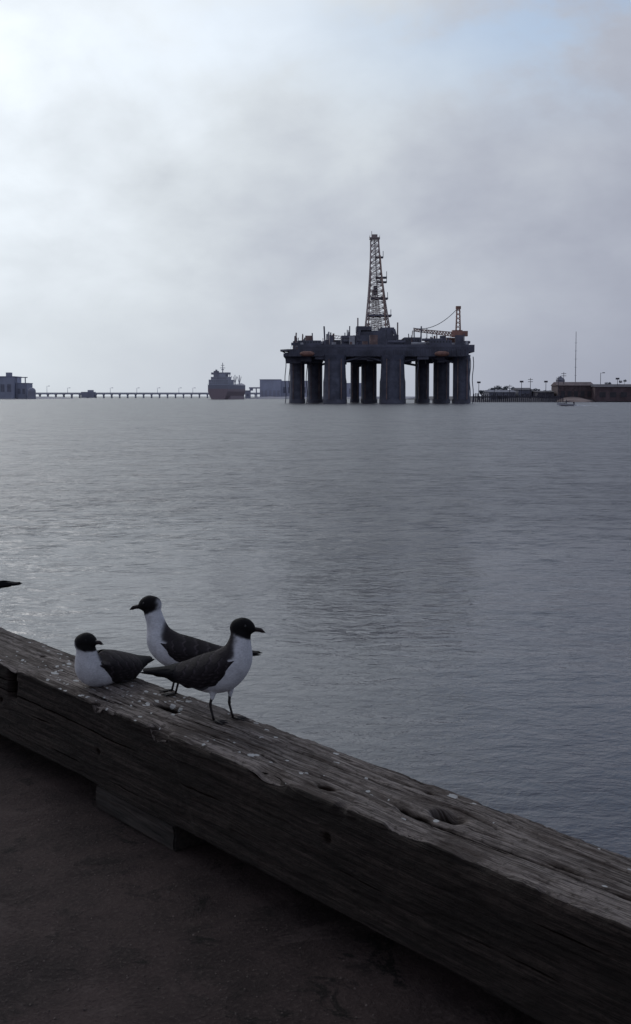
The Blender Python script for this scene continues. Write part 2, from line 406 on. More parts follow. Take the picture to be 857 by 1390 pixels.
# ------------------------------------------------------------ gulls
m_plum, t, b = newmat('gull_plumage')
ca = t.node('ShaderNodeAttribute', attribute_name='plumage').outputs['Color']
tc = t.node('ShaderNodeTexCoord').outputs['Object']
fn = t.noise(t.map(tc, (90, 220, 300)), 1, 4, .6)
fn2 = t.noise(tc, 24, 4, .6)
fsum = t.math('ADD', t.math('MULTIPLY', fn, .55), t.math('MULTIPLY', fn2, .45))
sc = t.vmath('SCALE', ca, scale=t.ss(fsum, .3, .7, .72, 1.12))
t.l.new(sc, b.inputs['Base Color']); b.inputs['Roughness'].default_value = .8; b.inputs['Specular IOR Level'].default_value = .15
bn = t.node('ShaderNodeBump', {'Height': fsum, 'Distance': .0028, 'Strength': 1.0}); t.l.new(bn.outputs[0], b.inputs['Normal'])
m_bill = pm('gull_bill', (.014, .007, .008), .4, 200, .3)
m_leg = pm('gull_leg', (.012, .008, .009), .55, 300, .4)
m_eye = pm('gull_eye', (.006, .005, .005), .1, 100, .1)
m_ring = pm('eye_arc', (.12, .12, .12), .7, 100, .1)
WHITE = (.68, .68, .72); HOOD = (.008, .007, .008); GREY = (.029, .024, .027); BLACK = (.006, .006, .008)

def mkobj(name, me, mat, parent):
    o = bpy.data.objects.new(name, me); COL.objects.link(o)
    if not me.materials: me.materials.append(mat)
    o.parent = parent; return o
def setcol(me, cols):
    a = me.color_attributes.new('plumage', 'FLOAT_COLOR', 'POINT')
    a.data.foreach_set('color', np.concatenate([cols, np.ones((len(cols), 1))], 1).reshape(-1).astype(np.float32))

def gull_body(nodes, head, bdir, parent, wl, hoodr, thighs):
    nodes = [np.array(n, float) for n in nodes]
    bm = bmesh.new()
    def ell(c, r):
        bmesh.ops.create_icosphere(bm, subdivisions=3, radius=1, matrix=Matrix.Translation(c) @ Matrix.Diagonal((*r, 1)))
    K = 7
    for i in range(len(nodes) - 1):
        p0 = nodes[max(i - 1, 0)]; p1 = nodes[i]; p2 = nodes[i + 1]; p3 = nodes[min(i + 2, len(nodes) - 1)]
        for k in range(K):
            q = k / K
            p = .5 * ((2 * p1) + (-p0 + p2) * q + (2 * p0 - 5 * p1 + 4 * p2 - p3) * q * q + (-p0 + 3 * p1 - 3 * p2 + p3) * q ** 3)
            ell(Vector(p[:3]), tuple(np.maximum(p[3:], .003)))
    ell(Vector(nodes[-1][:3]), tuple(nodes[-1][3:]))
    for (hp, ft, _) in thighs:
        hp = Vector(hp); ft = Vector(ft)
        for k in range(7):
            q = k / 6; c = (hp + Vector((0, 0, .02))).lerp(Vector((ft.x * .6 + hp.x * .4 - .006, ft.y, ft.z + .078)), q); r_ = .021 * (1 - q) + .0075 * q
            ell(c, (r_, r_ * .9, r_))
    hc = Vector(head); bd = Vector(bdir).normalized()
    lst = [(0, .0325), (.005, .032), (.010, .0295), (.016, .0255), (.022, .0205), (.028, .0155), (.034, .0112), (.039, .0085)]
    for o_, r_ in lst:
        ell(hc + bd * o_ + Vector((0, 0, -.006 * o_ / .03)), (r_, r_ * .90, r_ * .90))
    ell(hc - bd * .010 - Vector((0, 0, .006)), (.033, .031, .032))
    me = bpy.data.meshes.new('body_raw'); bm.to_mesh(me); bm.free()
    o = bpy.data.objects.new('body_raw', me); COL.objects.link(o)
    m = o.modifiers.new('r', 'REMESH'); m.mode = 'VOXEL'; m.voxel_size = .0026; m.use_smooth_shade = True
    m = o.modifiers.new('s', 'SMOOTH'); m.iterations = 14; m.factor = .6
    dg = bpy.context.evaluated_depsgraph_get(); dg.update()
    me2 = bpy.data.meshes.new_from_object(o.evaluated_get(dg)); me2.name = 'body'
    bpy.data.objects.remove(o)
    n = len(me2.vertices); co_ = np.empty(n * 3); me2.vertices.foreach_get('co', co_); co_ = co_.reshape(-1, 3)
    hcn = np.array(hc); bdn = np.array(bd)
    wob = (fbm(co_[:, 0] * 90 + 40, co_[:, 2] * 90 + co_[:, 1] * 60 + 40, 2) - .5) * .010
    dist = np.linalg.norm(co_ - (hcn + bdn * .006), axis=1) + wob * .6
    cols = np.tile(np.array(WHITE), (n, 1))
    wlx = np.array([p[0] for p in wl])[::-1]; wlz = np.array([p[1] for p in wl])[::-1]
    zc = np.interp(co_[:, 0], wlx, wlz)
    mant = 1 / (1 + np.exp(-(co_[:, 2] - zc - .008 + wob) / .002)) * (1 / (1 + np.exp((co_[:, 0] - wl[0][0] + .0 + wob) / .003)))
    cols = cols * (1 - mant[:, None]) + np.array(GREY) * mant[:, None]
    hd = 1 / (1 + np.exp((dist - hoodr) / .0010))
    cols = cols * (1 - hd[:, None]) + np.array(HOOD) * hd[:, None]
    setcol(me2, cols)
    me2.materials.clear(); me2.materials.append(m_plum)
    me2.polygons.foreach_set('use_smooth', [True] * len(me2.polygons))
    return mkobj('body', me2, m_plum, parent)

def gull_wing(side, wl, parent):
    wl = np.array(wl); ku = np.linspace(0, 1, len(wl)); U, V = 120, 36
    vs = []; cols = []; fs = []
    def smooth(kk, col):
        xx = np.linspace(0, 1, 141); y = np.interp(xx, ku, wl[:, col])
        for _ in range(30): y[1:-1] = (y[:-2] + y[2:] + 2 * y[1:-1]) / 4
        return np.interp(kk, xx, y)
    for layer in (0, 1):
        for i in range(U):
            u = i / (U - 1); cx, cz, y0, hh_ = (float(smooth(u, c)) for c in range(4))
            tp = math.sin(math.pi * min(1, u * 4 + .10) / 2) if u < .25 else 1
            hh_ *= tp
            for j in range(V):
                v = -1 + 2 * j / (V - 1)
                yy = y0 * (1 - .88 * max(v, 0) ** 2.2 - .30 * max(-v, 0) ** 2)
                row = (u * 8 + .6 * v + .24 * abs(math.sin(v * 8))) % 1.0
                fth = (u * 3 + v * 6.5) % 1.0
                low_ = v < -.05 and u > .22
                rr2 = fth if low_ else row
                sc_ = .0028 * (1 - rr2) * (u < .72) * (1 if 1 < j < V - 2 else 0)
                edge = (1 - v * v)
                yy += (sc_ + .005 * edge) if layer == 0 else -.004
                low = .0022 * math.sin(u * 40) * (v < -.6)
                vs.append((cx - .006 * v, side * yy, cz + v * hh_ + low))
                tone = np.array(GREY) * (.62 + .40 * rr2 + 1.0 * (rr2 > .86))
                if u > .64:
                    kf = min(1, (u - .64) / .08); tone = tone * (1 - kf) + np.array(BLACK) * kf
                if v < -.88 and .32 < u < .55: tone = np.array((.10, .10, .11))
                cols.append(tone)
    n = U * V
    for l in (0, 1):
        for i in range(U - 1):
            for j in range(V - 1):
                q = (l * n + i * V + j, l * n + i * V + j + 1, l * n + (i + 1) * V + j + 1, l * n + (i + 1) * V + j)
                fs.append(q if l == 0 else q[::-1])
    for i in range(U - 1):
        for j in (0, V - 1): fs.append((i * V + j, (i + 1) * V + j, n + (i + 1) * V + j, n + i * V + j))
    for j in range(V - 1):
        for i in (0, U - 1): fs.append((i * V + j, i * V + j + 1, n + i * V + j + 1, n + i * V + j))
    def blade(p, q, w0, col, tipw=False):
        nonlocal vs, fs, cols
        p = np.array(p); q = np.array(q); m_ = 14; s0 = len(vs)
        for k in range(m_ + 1):
            a = k / m_; c = p + (q - p) * a; c[2] += .004 * math.sin(math.pi * a)
            w = w0 * (math.sqrt(max(0, 1 - max(0, (a - .5) / .5) ** 2)) * (.6 + .4 * min(1, a * 3))) + .0003
            for (dz, dy) in ((w, 0), (0, .0015), (-w, 0), (0, -.0012)):
                vs.append((c[0], c[1] + side * dy, c[2] + dz))
                cols.append(np.array((.3, .3, .3)) if (tipw and a > .97) else np.array(col) * (1.2 if dz > 0 else .9))
        for k in range(m_):
            for i in range(4): fs.append((s0 + k * 4 + i, s0 + k * 4 + (i + 1) % 4, s0 + k * 4 + 4 + (i + 1) % 4, s0 + k * 4 + 4 + i))
    tx, tz, ty, _ = wl[-1]; mx, mz, my, mh = wl[len(wl) - 3]
    for k in range(5):
        a = k / 4
        blade((mx, side * (my * .8 + .002 * a), mz - mh * .25 + .010 * a), (tx + .070 * a - .014, side * (ty + .003 + .002 * a), tz - .004 + .013 * a), .0058, BLACK, k in (2, 3))
    me = bpy.data.meshes.new('wing'); me.from_pydata([tuple(map(float, p)) for p in vs], [], fs); me.update()
    bm = bmesh.new(); bm.from_mesh(me); bmesh.ops.recalc_face_normals(bm, faces=bm.faces); bm.to_mesh(me); bm.free()
    me.polygons.foreach_set('use_smooth', [True] * len(me.polygons))
    setcol(me, np.array(cols)); me.materials.append(m_plum)
    return mkobj('wing', me, m_plum, parent)

def gull_bill(head, bdir, ln, parent):
    hc = Vector(head); bd = Vector(bdir).normalized(); upv = Vector((0, 0, 1)); upv = (upv - bd * upv.dot(bd)).normalized(); sd_ = bd.cross(upv)
    base = hc + bd * .033 - Vector((0, 0, .006)); mb = MB(); n = 12; m_ = 14; vs = []
    for k in range(m_ + 1):
        a = k / m_; c = base + bd * ln * a - upv * (.0085 * max(0, a - .5) ** 1.5 * 2.4)
        hgt = .0086 * (1 - a * .38) if a < .75 else .0086 * (.715 - (a - .75) * 2.45)
        hgt = max(hgt, .0008) + .0008 * math.exp(-((a - .68) / .1) ** 2); wd = max(.0058 * (1 - a * .85), .0006)
        for i in range(n):
            th = 2 * math.pi * i / n; notch_ = 1 - .22 * math.exp(-((math.sin(th) + .12) / .15) ** 2)
            vs.append(c + upv * hgt * math.sin(th) + sd_ * wd * math.cos(th) * notch_)
    mb.add(vs, [(k * n + i, k * n + (i + 1) % n, (k + 1) * n + (i + 1) % n, (k + 1) * n + i) for k in range(m_) for i in range(n)] + [tuple(range(n))[::-1], tuple(range(m_ * n, m_ * n + n))])
    mb.build('bill', m_bill, parent, True)
    for s_ in (-1, 1):
        c = hc + bd * .015 + upv * .005 + sd_ * s_ * .0235
        bm = bmesh.new(); bmesh.ops.create_uvsphere(bm, u_segments=12, v_segments=8, radius=.0040, matrix=Matrix.Translation(c))
        me = bpy.data.meshes.new('eye'); bm.to_mesh(me); bm.free(); me.polygons.foreach_set('use_smooth', [True] * len(me.polygons))
        e = mkobj('eye', me, m_eye, parent)
        for sgn in (-1, 1):
            r = MB(); pts = []
            for k in range(7):
                th = (-.7 + 1.4 * k / 6); pts.append(c + sd_ * s_ * .0010 + (upv * math.cos(th) * sgn + bd * (math.sin(th))) * .0048)
            r.path(pts, [.0003, .0006, .0008, .0009, .0008, .0006, .0003], 6); r.build('eye_arc', m_ring, e, True)

def gull_leg(hip, foot, fdir, parent):
    hip = Vector(hip); foot = Vector(foot); fd = Vector(fdir).normalized(); sdv = Vector((-fd.y, fd.x, 0))
    ank = foot + Vector((0, 0, .056)) - fd * .012
    mb = MB()
    mb.path([hip, hip.lerp(ank, .5), ank + Vector((0, 0, .006)), ank, ank - Vector((0, 0, .006)), foot.lerp(ank, .4) , foot + Vector((0, 0, .004))],
            [.0060, .0052, .0046, .0054, .0042, .0038, .0042], 10)
    leg = mb.build('leg', m_leg, parent, True)
    fb = MB(); tips = []
    for a in (-.5, 0, .5):
        dr = fd * math.cos(a) + sdv * math.sin(a); tip = foot + dr * (.046 if a == 0 else .041) + Vector((0, 0, .0022))
        mid = foot + dr * .022 + Vector((0, 0, .0045)); tips.append(tip)
        fb.path([foot + Vector((0, 0, .005)), mid, tip, tip + dr * .005 + Vector((0, 0, -.001))], [.0042, .0030, .0022, .0006], 8)
    fb.path([foot + Vector((0, 0, .006)), foot - fd * .012 + Vector((0, 0, .003))], [.0026, .001], 6)
    hp = foot + Vector((0, 0, .0032))
    for a_, b_ in ((0, 1), (1, 2)):
        m2 = (tips[a_] + tips[b_]) / 2 - fd * .009
        fb.add([hp, tips[a_], m2, tips[b_], hp - Vector((0, 0, .001)), tips[a_] - Vector((0, 0, .001)), m2 - Vector((0, 0, .001)), tips[b_] - Vector((0, 0, .001))],
               [(0, 1, 2, 3), (7, 6, 5, 4), (0, 4, 5, 1), (1, 5, 6, 2), (2, 6, 7, 3), (3, 7, 4, 0)])
    fb.build('foot', m_leg, leg, True)

def gull(u, v, yaw, nodes, head, bdir, wl, legs, label, hoodr=.045, bl=.040, tilt=0, dz=.001, scale=1.0):
    p = onz(u, v, TOP + dz)
    rt = empty('gull', p, yaw, label, 'gull')
    rt.rotation_euler = (0, tilt, yaw); rt.scale = (scale,) * 3
    wline = [(q[0], q[1]) for q in wl]
    gull_body(nodes, head, bdir, rt, wline, hoodr, legs)
    for s_ in (-1, 1): gull_wing(s_, wl, rt)
    gull_bill(head, bdir, bl, rt)
    for (hp, ft, fdv) in legs: gull_leg(hp, ft, fdv, rt)
    return rt

nA = [(-.235, 0, .150, .02, .022, .004), (-.19, 0, .150, .02, .026, .008), (-.14, 0, .147, .03, .037, .026), (-.09, 0, .149, .038, .049, .047),
      (-.04, 0, .154, .049, .060, .064), (.010, 0, .170, .055, .063, .072), (.044, 0, .202, .052, .058, .062), (.054, 0, .240, .041, .046, .046),
      (.058, 0, .268, .0345, .036, .037), (.061, 0, .290, .033, .033, .032)]
wA = [(.050, .210, .050, .028), (.008, .186, .068, .052), (-.060, .162, .068, .055), (-.120, .152, .052, .039), (-.185, .152, .030, .019), (-.262, .154, .012, .006)]
gull(303, 978, R(-10), nA, (.067, 0, .311), (1, -.05, -.05), wA,
     [((-.022, -.024, .118), (-.024, -.024, 0), (1, -.15, 0)), ((.020, .024, .118), (.028, .022, 0), (1, .1, 0))],
     'standing black-headed gull facing right, nearest to the camera on the timber beam', bl=.043)
nB = [(-.27, 0, .150, .02, .02, .004), (-.22, 0, .147, .02, .025, .009), (-.16, 0, .145, .03, .036, .026), (-.10, 0, .144, .038, .048, .044),
      (-.045, 0, .146, .049, .059, .058), (.005, 0, .157, .053, .061, .064), (.042, 0, .184, .051, .055, .058), (.055, 0, .220, .039, .043, .044),
      (.064, 0, .256, .0325, .034, .034), (.074, 0, .288, .031, .031, .031)]
wB = [(.030, .190, .049, .026), (-.012, .168, .064, .046), (-.080, .152, .060, .045), (-.150, .146, .045, .031), (-.22, .148, .025, .015), (-.305, .155, .012, .005)]
lgB = [((-.02, .024, .108), (-.012, .022, 0), (1, .15, 0)), ((.0, -.024, .108), (.012, -.02, 0), (1, -.1, 0))]
gull(236, 941, R(172), nB, (.084, 0, .319), (1, 0, -.15), wB, lgB,
     'standing black-headed gull with stretched white neck facing left, between the other two gulls', hoodr=.044, bl=.043)
nC = [(-.225, 0, .050, .02, .02, .004), (-.18, 0, .050, .02, .030, .012), (-.135, 0, .050, .03, .042, .030), (-.09, 0, .052, .04, .056, .043),
      (-.04, 0, .054, .05, .065, .054), (.015, 0, .057, .052, .066, .057), (.044, 0, .070, .046, .058, .053), (.054, 0, .098, .040, .048, .042),
      (.060, 0, .126, .034, .037, .035), (.064, 0, .146, .032, .032, .031)]
wC = [(.046, .092, .066, .040), (-.010, .072, .080, .052), (-.075, .058, .076, .052), (-.130, .050, .062, .042), (-.18, .048, .036, .026), (-.240, .053, .013, .007)]
yawC = R(234)
bw = Vector((.92, -.38, .10)); ca_, sa_ = math.cos(-yawC), math.sin(-yawC)
bl_ = (bw.x * ca_ - bw.y * sa_, bw.x * sa_ + bw.y * ca_, bw.z)
gull(136, 931, yawC, nC, (.062, 0, .167), bl_, wC, [], 'gull sitting down on the timber beam with its head turned to the right', hoodr=.044, bl=.036, dz=-.004, scale=1.06)
gull(-58, 840, R(180), nB, (.084, 0, .319), (1, 0, -.1), wB, lgB,
     'fourth gull at the left edge, only its dark wingtips in the photo', hoodr=.043, tilt=R(3))

# ------------------------------------------------------------ drilling rig
m_steel = pm('hazed_rig_steel', (.118, .120, .158), .7, .12, .35)  # steel base colour lifted, distance haze put into the paint
m_col = pm('hazed_column_paint', (.102, .107, .147), .7, .25, .3)  # column colour lightened the same way to suggest haze
m_pale = pm('pale_rig_paint', (.42, .42, .45), .6, .2, .3)
m_yel = pm('faded_paint', (.44, .31, .26), .6, .3, .3)
m_rust = pm('rusty_steel', (.22, .15, .14), .8, .3, .4)
m_cran = pm('crane_paint', (.34, .18, .145), .7, .3, .3)
m_lat = pm('derrick_steel', (.36, .285, .28), .6, .2, .35)
m_glass = pm('dark_glass', (.05, .055, .07), .3, 1, .2)
RY = 610.; kk = RY / F
wl0 = 547.1
rig = empty('drilling_rig', (P(514, 540, RY).x, RY, WZ), 0, 'huge dark semi-submersible oil drilling rig on columns with a lattice derrick', 'oil rig')
def lx(u): return (u - 514) * kk
def lz(v): return (wl0 - v) * kk
X0r = P(514, 540, RY).x
def lxp(u, yo): return (X0r + lx(u)) * (RY + yo) / RY - X0r
colsd = [(404, 20, -8, 490), (428, 20, 24, 488), (455, 30, -30, 488), (482, 12, 36, 488), (501, 21, 12, 488), (533, 33, -30, 488), (573, 19, 26, 488), (599, 22, 0, 487), (626, 23, -22, 487)]
cs = []
for (u, wpx, yo, vt) in colsd:
    sc = (RY + yo) / RY; x = lxp(u, yo); r = wpx * kk / 2 * sc; cs.append((x, yo))
    mb = MB(); n = 20
    big = wpx > 28
    prof = [(-4, 1.08 if big else 1.0), (10.5, 1.06 if big else 1.0), (12.5, 1.0), (lz(vt) - 2, 1.0 if not big else .94), (lz(vt) + 1, 1.06)]
    vs = []
    for (zz_, k_) in prof:
        for i in range(n): a = 2 * math.pi * i / n; vs.append((x + r * k_ * math.cos(a), yo + r * k_ * math.sin(a), zz_))
    mb.add(vs, [(k * n + i, k * n + (i + 1) % n, (k + 1) * n + (i + 1) % n, (k + 1) * n + i) for k in range(len(prof) - 1) for i in range(n)] + [tuple(range((len(prof) - 1) * n, len(prof) * n))])
    c = mb.build('column', m_col, rig)
    for s_ in (-1, 1):
        fd_ = MB(); fd_.tube((x + s_ * r * .55, yo - r * 1.02, 2), (x + s_ * r * .55, yo - r * 1.02, lz(vt) - 1), .3, n=4); fd_.build('fender', m_rust, c)
    bd_ = MB(); bd_.tube((x, yo, -.5), (x, yo, 2.0), r * 1.10, n=20); bd_.build('waterline_band', m_steel, c)
for a_, b_ in ((0, 2), (2, 5), (5, 8), (1, 4), (3, 6), (0, 1), (4, 5), (2, 4), (6, 7), (7, 8)):
    p, q = cs[a_], cs[b_]; m_ = ((p[0] + q[0]) / 2, (p[1] + q[1]) / 2, lz(487))
    mb = MB(); mb.tube((p[0], p[1], lz(496)), m_, .6, n=6); mb.tube((q[0], q[1], lz(496)), m_, .6, n=6)
    mb.build('brace', m_steel, rig)
mb = MB()
mb.box((lx(510), 2, lz(482.5)), (230 * kk, 68, 9 * kk))
mb.box((lx(515), -1, lz(475)), (218 * kk, 60, 6.4 * kk))
mb.box((lx(404), -4, lz(484.5)), (34 * kk, 40, 4 * kk)); mb.box((lx(625), -4, lz(476)), (20 * kk, 40, 9.4 * kk))
for k in range(40):
    u = 399 + k * 5.7; mb.box((lx(u), -32.5, lz(482)), (.35, .9, 8.4 * kk))
rr_ = random.Random(11)
for k in range(44):
    u = rr_.uniform(400, 622); mb.box((lx(u), rr_.uniform(-30, 24), lz(488)), (rr_.uniform(2, 8), rr_.uniform(3, 9), rr_.uniform(1.2, 5.4)))
mb.build('deck', m_steel, rig)
for (yy, zt) in ((-31.5, 478), (35, 478)):
    mb = MB()
    for k in range(92):
        u = 397 + k * 2.5; mb.tube((lx(u), yy, lz(zt)), (lx(u), yy, lz(zt) + 1.2), .07, n=4)
    mb.tube((lx(397), yy, lz(zt) + 1.2), (lx(625), yy, lz(zt) + 1.2), .09, n=4)
    mb.build('deck_railing', m_steel, rig)
mb = MB(); vs = []
for zz_ in (lz(479), lz(477)):
    for i in range(8): a = math.pi / 8 + i * math.pi / 4; vs.append((lx(399) + 6.8 * math.cos(a), -14 + 11 * math.sin(a), zz_))
mb.add(vs, [tuple(range(8))[::-1], tuple(range(8, 16))] + [(i, (i + 1) % 8, 8 + (i + 1) % 8, 8 + i) for i in range(8)])
for i in range(5): mb.tube((lx(385 + i * 7), -14, lz(479)), (lx(400 + i * 3), -14, lz(487)), .4, n=4)
mb.build('helideck', m_steel, rig)
def hbox(name, u0, u1, v0, v1, yo, dy, mat, windows=0):
    mb = MB(); mb.box((lx((u0 + u1) / 2), yo, lz((v0 + v1) / 2)), (abs(u1 - u0) * kk, dy, abs(v1 - v0) * kk)); o = mb.build(name, mat, rig)
    if windows:
        wd = (u1 - u0) * kk / (windows + .5)
        for k in range(windows):
            wm = MB(); wm.box((lx(u0) + wd * (k + .75), yo - dy / 2 - .02, lz(v0) - (v1 - v0) * kk * .35), (wd * .5, .12, .9)); wm.build('window', m_glass, o)
    return o
hbox('deckhouse', 406, 436, 466, 473, -16, 20, m_steel, 8)
hbox('deckhouse', 414, 430, 468.5, 472, 10, 14, m_pale, 0)
hbox('deckhouse', 440, 462, 463, 472, 4, 22, m_steel, 0)
hbox('deckhouse', 462, 480, 460, 472, -20, 16, m_steel, 5)
hbox('deckhouse', 545, 566, 461, 472, -8, 20, m_steel, 5)
hbox('deckhouse', 575, 604, 466, 472, -20, 18, m_steel, 7)
hbox('deckhouse', 598, 634, 464, 472, 8, 26, m_steel, 0)
mb = MB()
mb.box((lx(508), 0, lz(465)), (60 * kk, 30, 14 * kk)); mb.box((lx(509), 0, lz(455)), (46 * kk, 24, 8 * kk)); mb.box((lx(493), -5, lz(449)), (20 * kk, 14, 7 * kk)); mb.box((lx(524), -4, lz(450)), (18 * kk, 14, 6 * kk))
for sx in (482, 538):
    for sy in (-16, 16): mb.tube((lx(sx), sy, lz(473)), (lx(509 + (sx - 509) * .8), sy * .8, lz(450)), .9, n=4)
mb.build('drill_floor', m_steel, rig)
for (u, v) in ((485, 446), (538, 452)):
    mb = MB(); mb.tube((lx(u), -8, lz(468)), (lx(u), -8, lz(v - 12)), .35, n=6); mb.build('vent_pipe', m_lat, rig)
def clutter(mat, n, name, seed):
    r2 = random.Random(seed)
    for k in range(n):
        mb = MB()
        u = r2.uniform(398, 628); yo = r2.uniform(-30, 28)
        top = 471.5 - (6 if 440 < u < 575 else 1)
        ww = r2.uniform(.8, 5); hh_ = r2.uniform(.6, 5.2)
        if r2.random() < .45: mb.tube((lx(u), yo, lz(472)), (lx(u) + r2.uniform(-.5, .5), yo, lz(top) + hh_ + 2), r2.uniform(.15, .5), n=5)
        elif r2.random() < .3: mb.tube((lx(u), yo, lz(471) + hh_ * .5), (min(lx(u) + ww * 2, lx(636)), yo, lz(471) + hh_ * .5), .7, n=8)
        else: mb.box((lx(u), yo, lz(472) + hh_ / 2), (ww, r2.uniform(1, 5), hh_))
        mb.build(name, mat, rig)
clutter(m_steel, 98, 'deck_machine', 1); clutter(m_pale, 24, 'deck_container', 2); clutter(m_rust, 44, 'pipe_rack', 4)
m_ora = pm('lifeboat_orange', (.26, .13, .10), .5, .5, .3)
for u in (418, 590):
    mb = MB(); prof = [(-3.6, .2), (-3, .9), (-1.5, 1.35), (1.5, 1.35), (3, .9), (3.6, .2)]; vs = []
    for (x_, r_) in prof:
        for i in range(10): a = i * math.pi / 5; vs.append((lx(u) + x_, -34 + r_ * math.cos(a), lz(484) + r_ * math.sin(a)))
    mb.add(vs, [(k * 10 + i, k * 10 + (i + 1) % 10, k * 10 + 10 + (i + 1) % 10, k * 10 + 10 + i) for k in range(5) for i in range(10)])
    mb.build('lifeboat', m_ora, rig, True)
mb = MB()
zb, zt = lz(449), lz(329); NL = 16; xb, xt = lx(512), lx(508)
def hw(t_): return 6.2 * (1 - t_) ** 1.5 + 2.0 * (1 - (1 - t_) ** 1.5)
lev = [i / NL for i in range(NL + 1)]
def corner(t_, sx, sy): return Vector((xb + (xt - xb) * t_ + sx * hw(t_), sy * hw(t_), zb + (zt - zb) * t_))
for i in range(NL + 1):
    t0 = lev[i]
    cc = [corner(t0, *s_) for s_ in ((-1, -1), (1, -1), (1, 1), (-1, 1))]
    for a in range(4): mb.tube(cc[a], cc[(a + 1) % 4], .22, n=4)
    if i < NL:
        c2 = [corner(lev[i + 1], *s_) for s_ in ((-1, -1), (1, -1), (1, 1), (-1, 1))]
        for a in range(4):
            mb.tube(cc[a], c2[a], .38, n=4)
            mb.tube(cc[a], c2[(a + 1) % 4], .18, n=4); mb.tube(cc[(a + 1) % 4], c2[a], .18, n=4)
der = mb.build('derrick', m_lat, rig)
mb = MB(); mb.box((xt, 0, zt + .8), (5.2, 5.2, .8)); mb.box((xt, 0, zt + 2.0), (2.8, 2.2, 1.6)); mb.tube((xt - 1.5, 0, zt + 1), (xt - 1.5, 0, zt + 4.5), .15, n=5)
for sx in (-2.5, 2.5):
    for sy in (-2.5, 2.5): mb.tube((xt + sx, sy, zt + 1), (xt + sx, sy, zt + 2.3), .1, n=4)
mb.build('crown_block', m_lat, der)
for (v, wd, off) in ((352, 2.6, 2.2), (379, 3.8, 2.8), (385, 3.4, 3.0), (407, 5.8, 1.5), (430, 8.4, 1.)):
    mb = MB(); t_ = (lz(v) - zb) / (zt - zb); mb.box((xb + (xt - xb) * t_ + off, 0, lz(v)), (wd * 1.5, wd * 1.3, .7))
    mb.tube((xb + (xt - xb) * t_ + off + wd * .7, -wd * .6, lz(v)), (xb + (xt - xb) * t_ + off + wd * .7, -wd * .6, lz(v) + 3), .2, n=4)
    mb.build('platform', m_steel, der)
for k in range(8):
    mb = MB(); mb.tube((xb - 3 + k * .8, -1.5 + (k % 3), zb), (xt - 1.2 + k * .35, -1 + (k % 3), lz(395)), .2, n=4); mb.build('drill_pipe', m_rust, der)
mb = MB(); mb.tube((xb, 0, lz(400)), (xt, 0, zt), .25, n=5); mb.box((xt + .3, 0, lz(396)), (1.6, 1.6, 4.5)); mb.build('travelling_block', m_steel, der)
mb = MB(); mb.tube((lx(523), -6, lz(449)), (lx(515), -3, lz(350)), .35, n=6); mb.build('standpipe', m_yel, der)
mb = MB(); mb.tube((lx(499), -6, lz(449)), (lx(503), -2, lz(370)), .3, n=6); mb.build('standpipe', m_yel, der)
def crane(u, vb, vtop, tipu, tipv, yo, mat):
    c = MB(); c.tube((lx(u), yo, lz(vb)), (lx(u), yo, lz(vb - 14)), 1.7, n=12); pd = c.build('crane_pedestal', mat, rig)
    c = MB(); c.box((lx(u) - .5, yo, lz(vb - 14)), (5, 4, 3.4)); c.box((lx(u) + 3.2, yo, lz(vb - 14)), (3, 3.4, 2.6)); c.build('crane_cab', mat, pd)
    c = MB(); zt_ = lz(vtop)
    for sx in (-1.1, 1.1):
        for sy in (-1.1, 1.1): c.tube((lx(u) + sx, yo + sy, lz(vb - 15)), (lx(u) + sx * .6, yo + sy * .6, zt_), .32, n=4)
    for k in range(6):
        z0 = lz(vb - 15) + (zt_ - lz(vb - 15)) * k / 6; z1 = lz(vb - 15) + (zt_ - lz(vb - 15)) * (k + 1) / 6
        c.tube((lx(u) - 1.1, yo - 1.1, z0), (lx(u) + 1.1, yo - 1.1, z1), .2, n=4); c.tube((lx(u) + 1.1, yo + 1.1, z0), (lx(u) - 1.1, yo + 1.1, z1), .2, n=4)
    c.box((lx(u), yo, zt_), (2.4, 2.4, 1.4)); c.build('crane_mast', mat, pd)
    c = MB(); a = Vector((lx(u) - 2, yo, lz(vb - 13))); b_ = Vector((lx(tipu), yo - 6, lz(tipv))); n = 14
    for k in range(n):
        p = a.lerp(b_, k / n); q = a.lerp(b_, (k + 1) / n); h0 = 1.0 * (1 - .5 * k / n)
        for (sy, sz) in ((-1, -1), (-1, 1), (1, -1), (1, 1)): c.tube(p + Vector((0, sy * h0, sz * h0)), q + Vector((0, sy * h0, sz * h0)), .24, n=4)
        for sy in (-1, 1): c.tube(p + Vector((0, sy * h0, -h0)), q + Vector((0, sy * h0, h0)), .18, n=4); c.tube(p + Vector((0, sy * h0, h0)), p + Vector((0, sy * h0, -h0)), .18, n=4)
    c.build('crane_boom', m_yel, pd)
    c = MB(); pts = []; p = Vector((lx(u), yo, zt_))
    for k in range(17):
        q = k / 16; w_ = p.lerp(b_ + Vector((0, 0, 1)), q); w_.z -= 5.0 * 4 * q * (1 - q) * .75; pts.append(w_)
    c.path(pts, [.17] * 17, 5); c.tube(b_, b_ - Vector((0, 0, 5)), .12, n=4); c.build('crane_cable', m_steel, pd)
crane(616, 470, 422, 556, 452, -16, m_cran)
mb = MB(); mb.tube((lx(450), -10, lz(470)), (lx(450), -10, lz(458)), 1.2, n=10); a = Vector((lx(450), -10, lz(459))); b_ = Vector((lx(484), -14, lz(463)))
for s_ in (-.8, .8): mb.tube(a + Vector((0, 0, s_)), b_ + Vector((0, 0, s_ * .5)), .2, n=4)
for k in range(10): mb.tube(a.lerp(b_, k / 10) + Vector((0, 0, -.8)), a.lerp(b_, (k + 1) / 10) + Vector((0, 0, .7)), .14, n=4)
mb.build('stowed_crane', m_lat, rig)
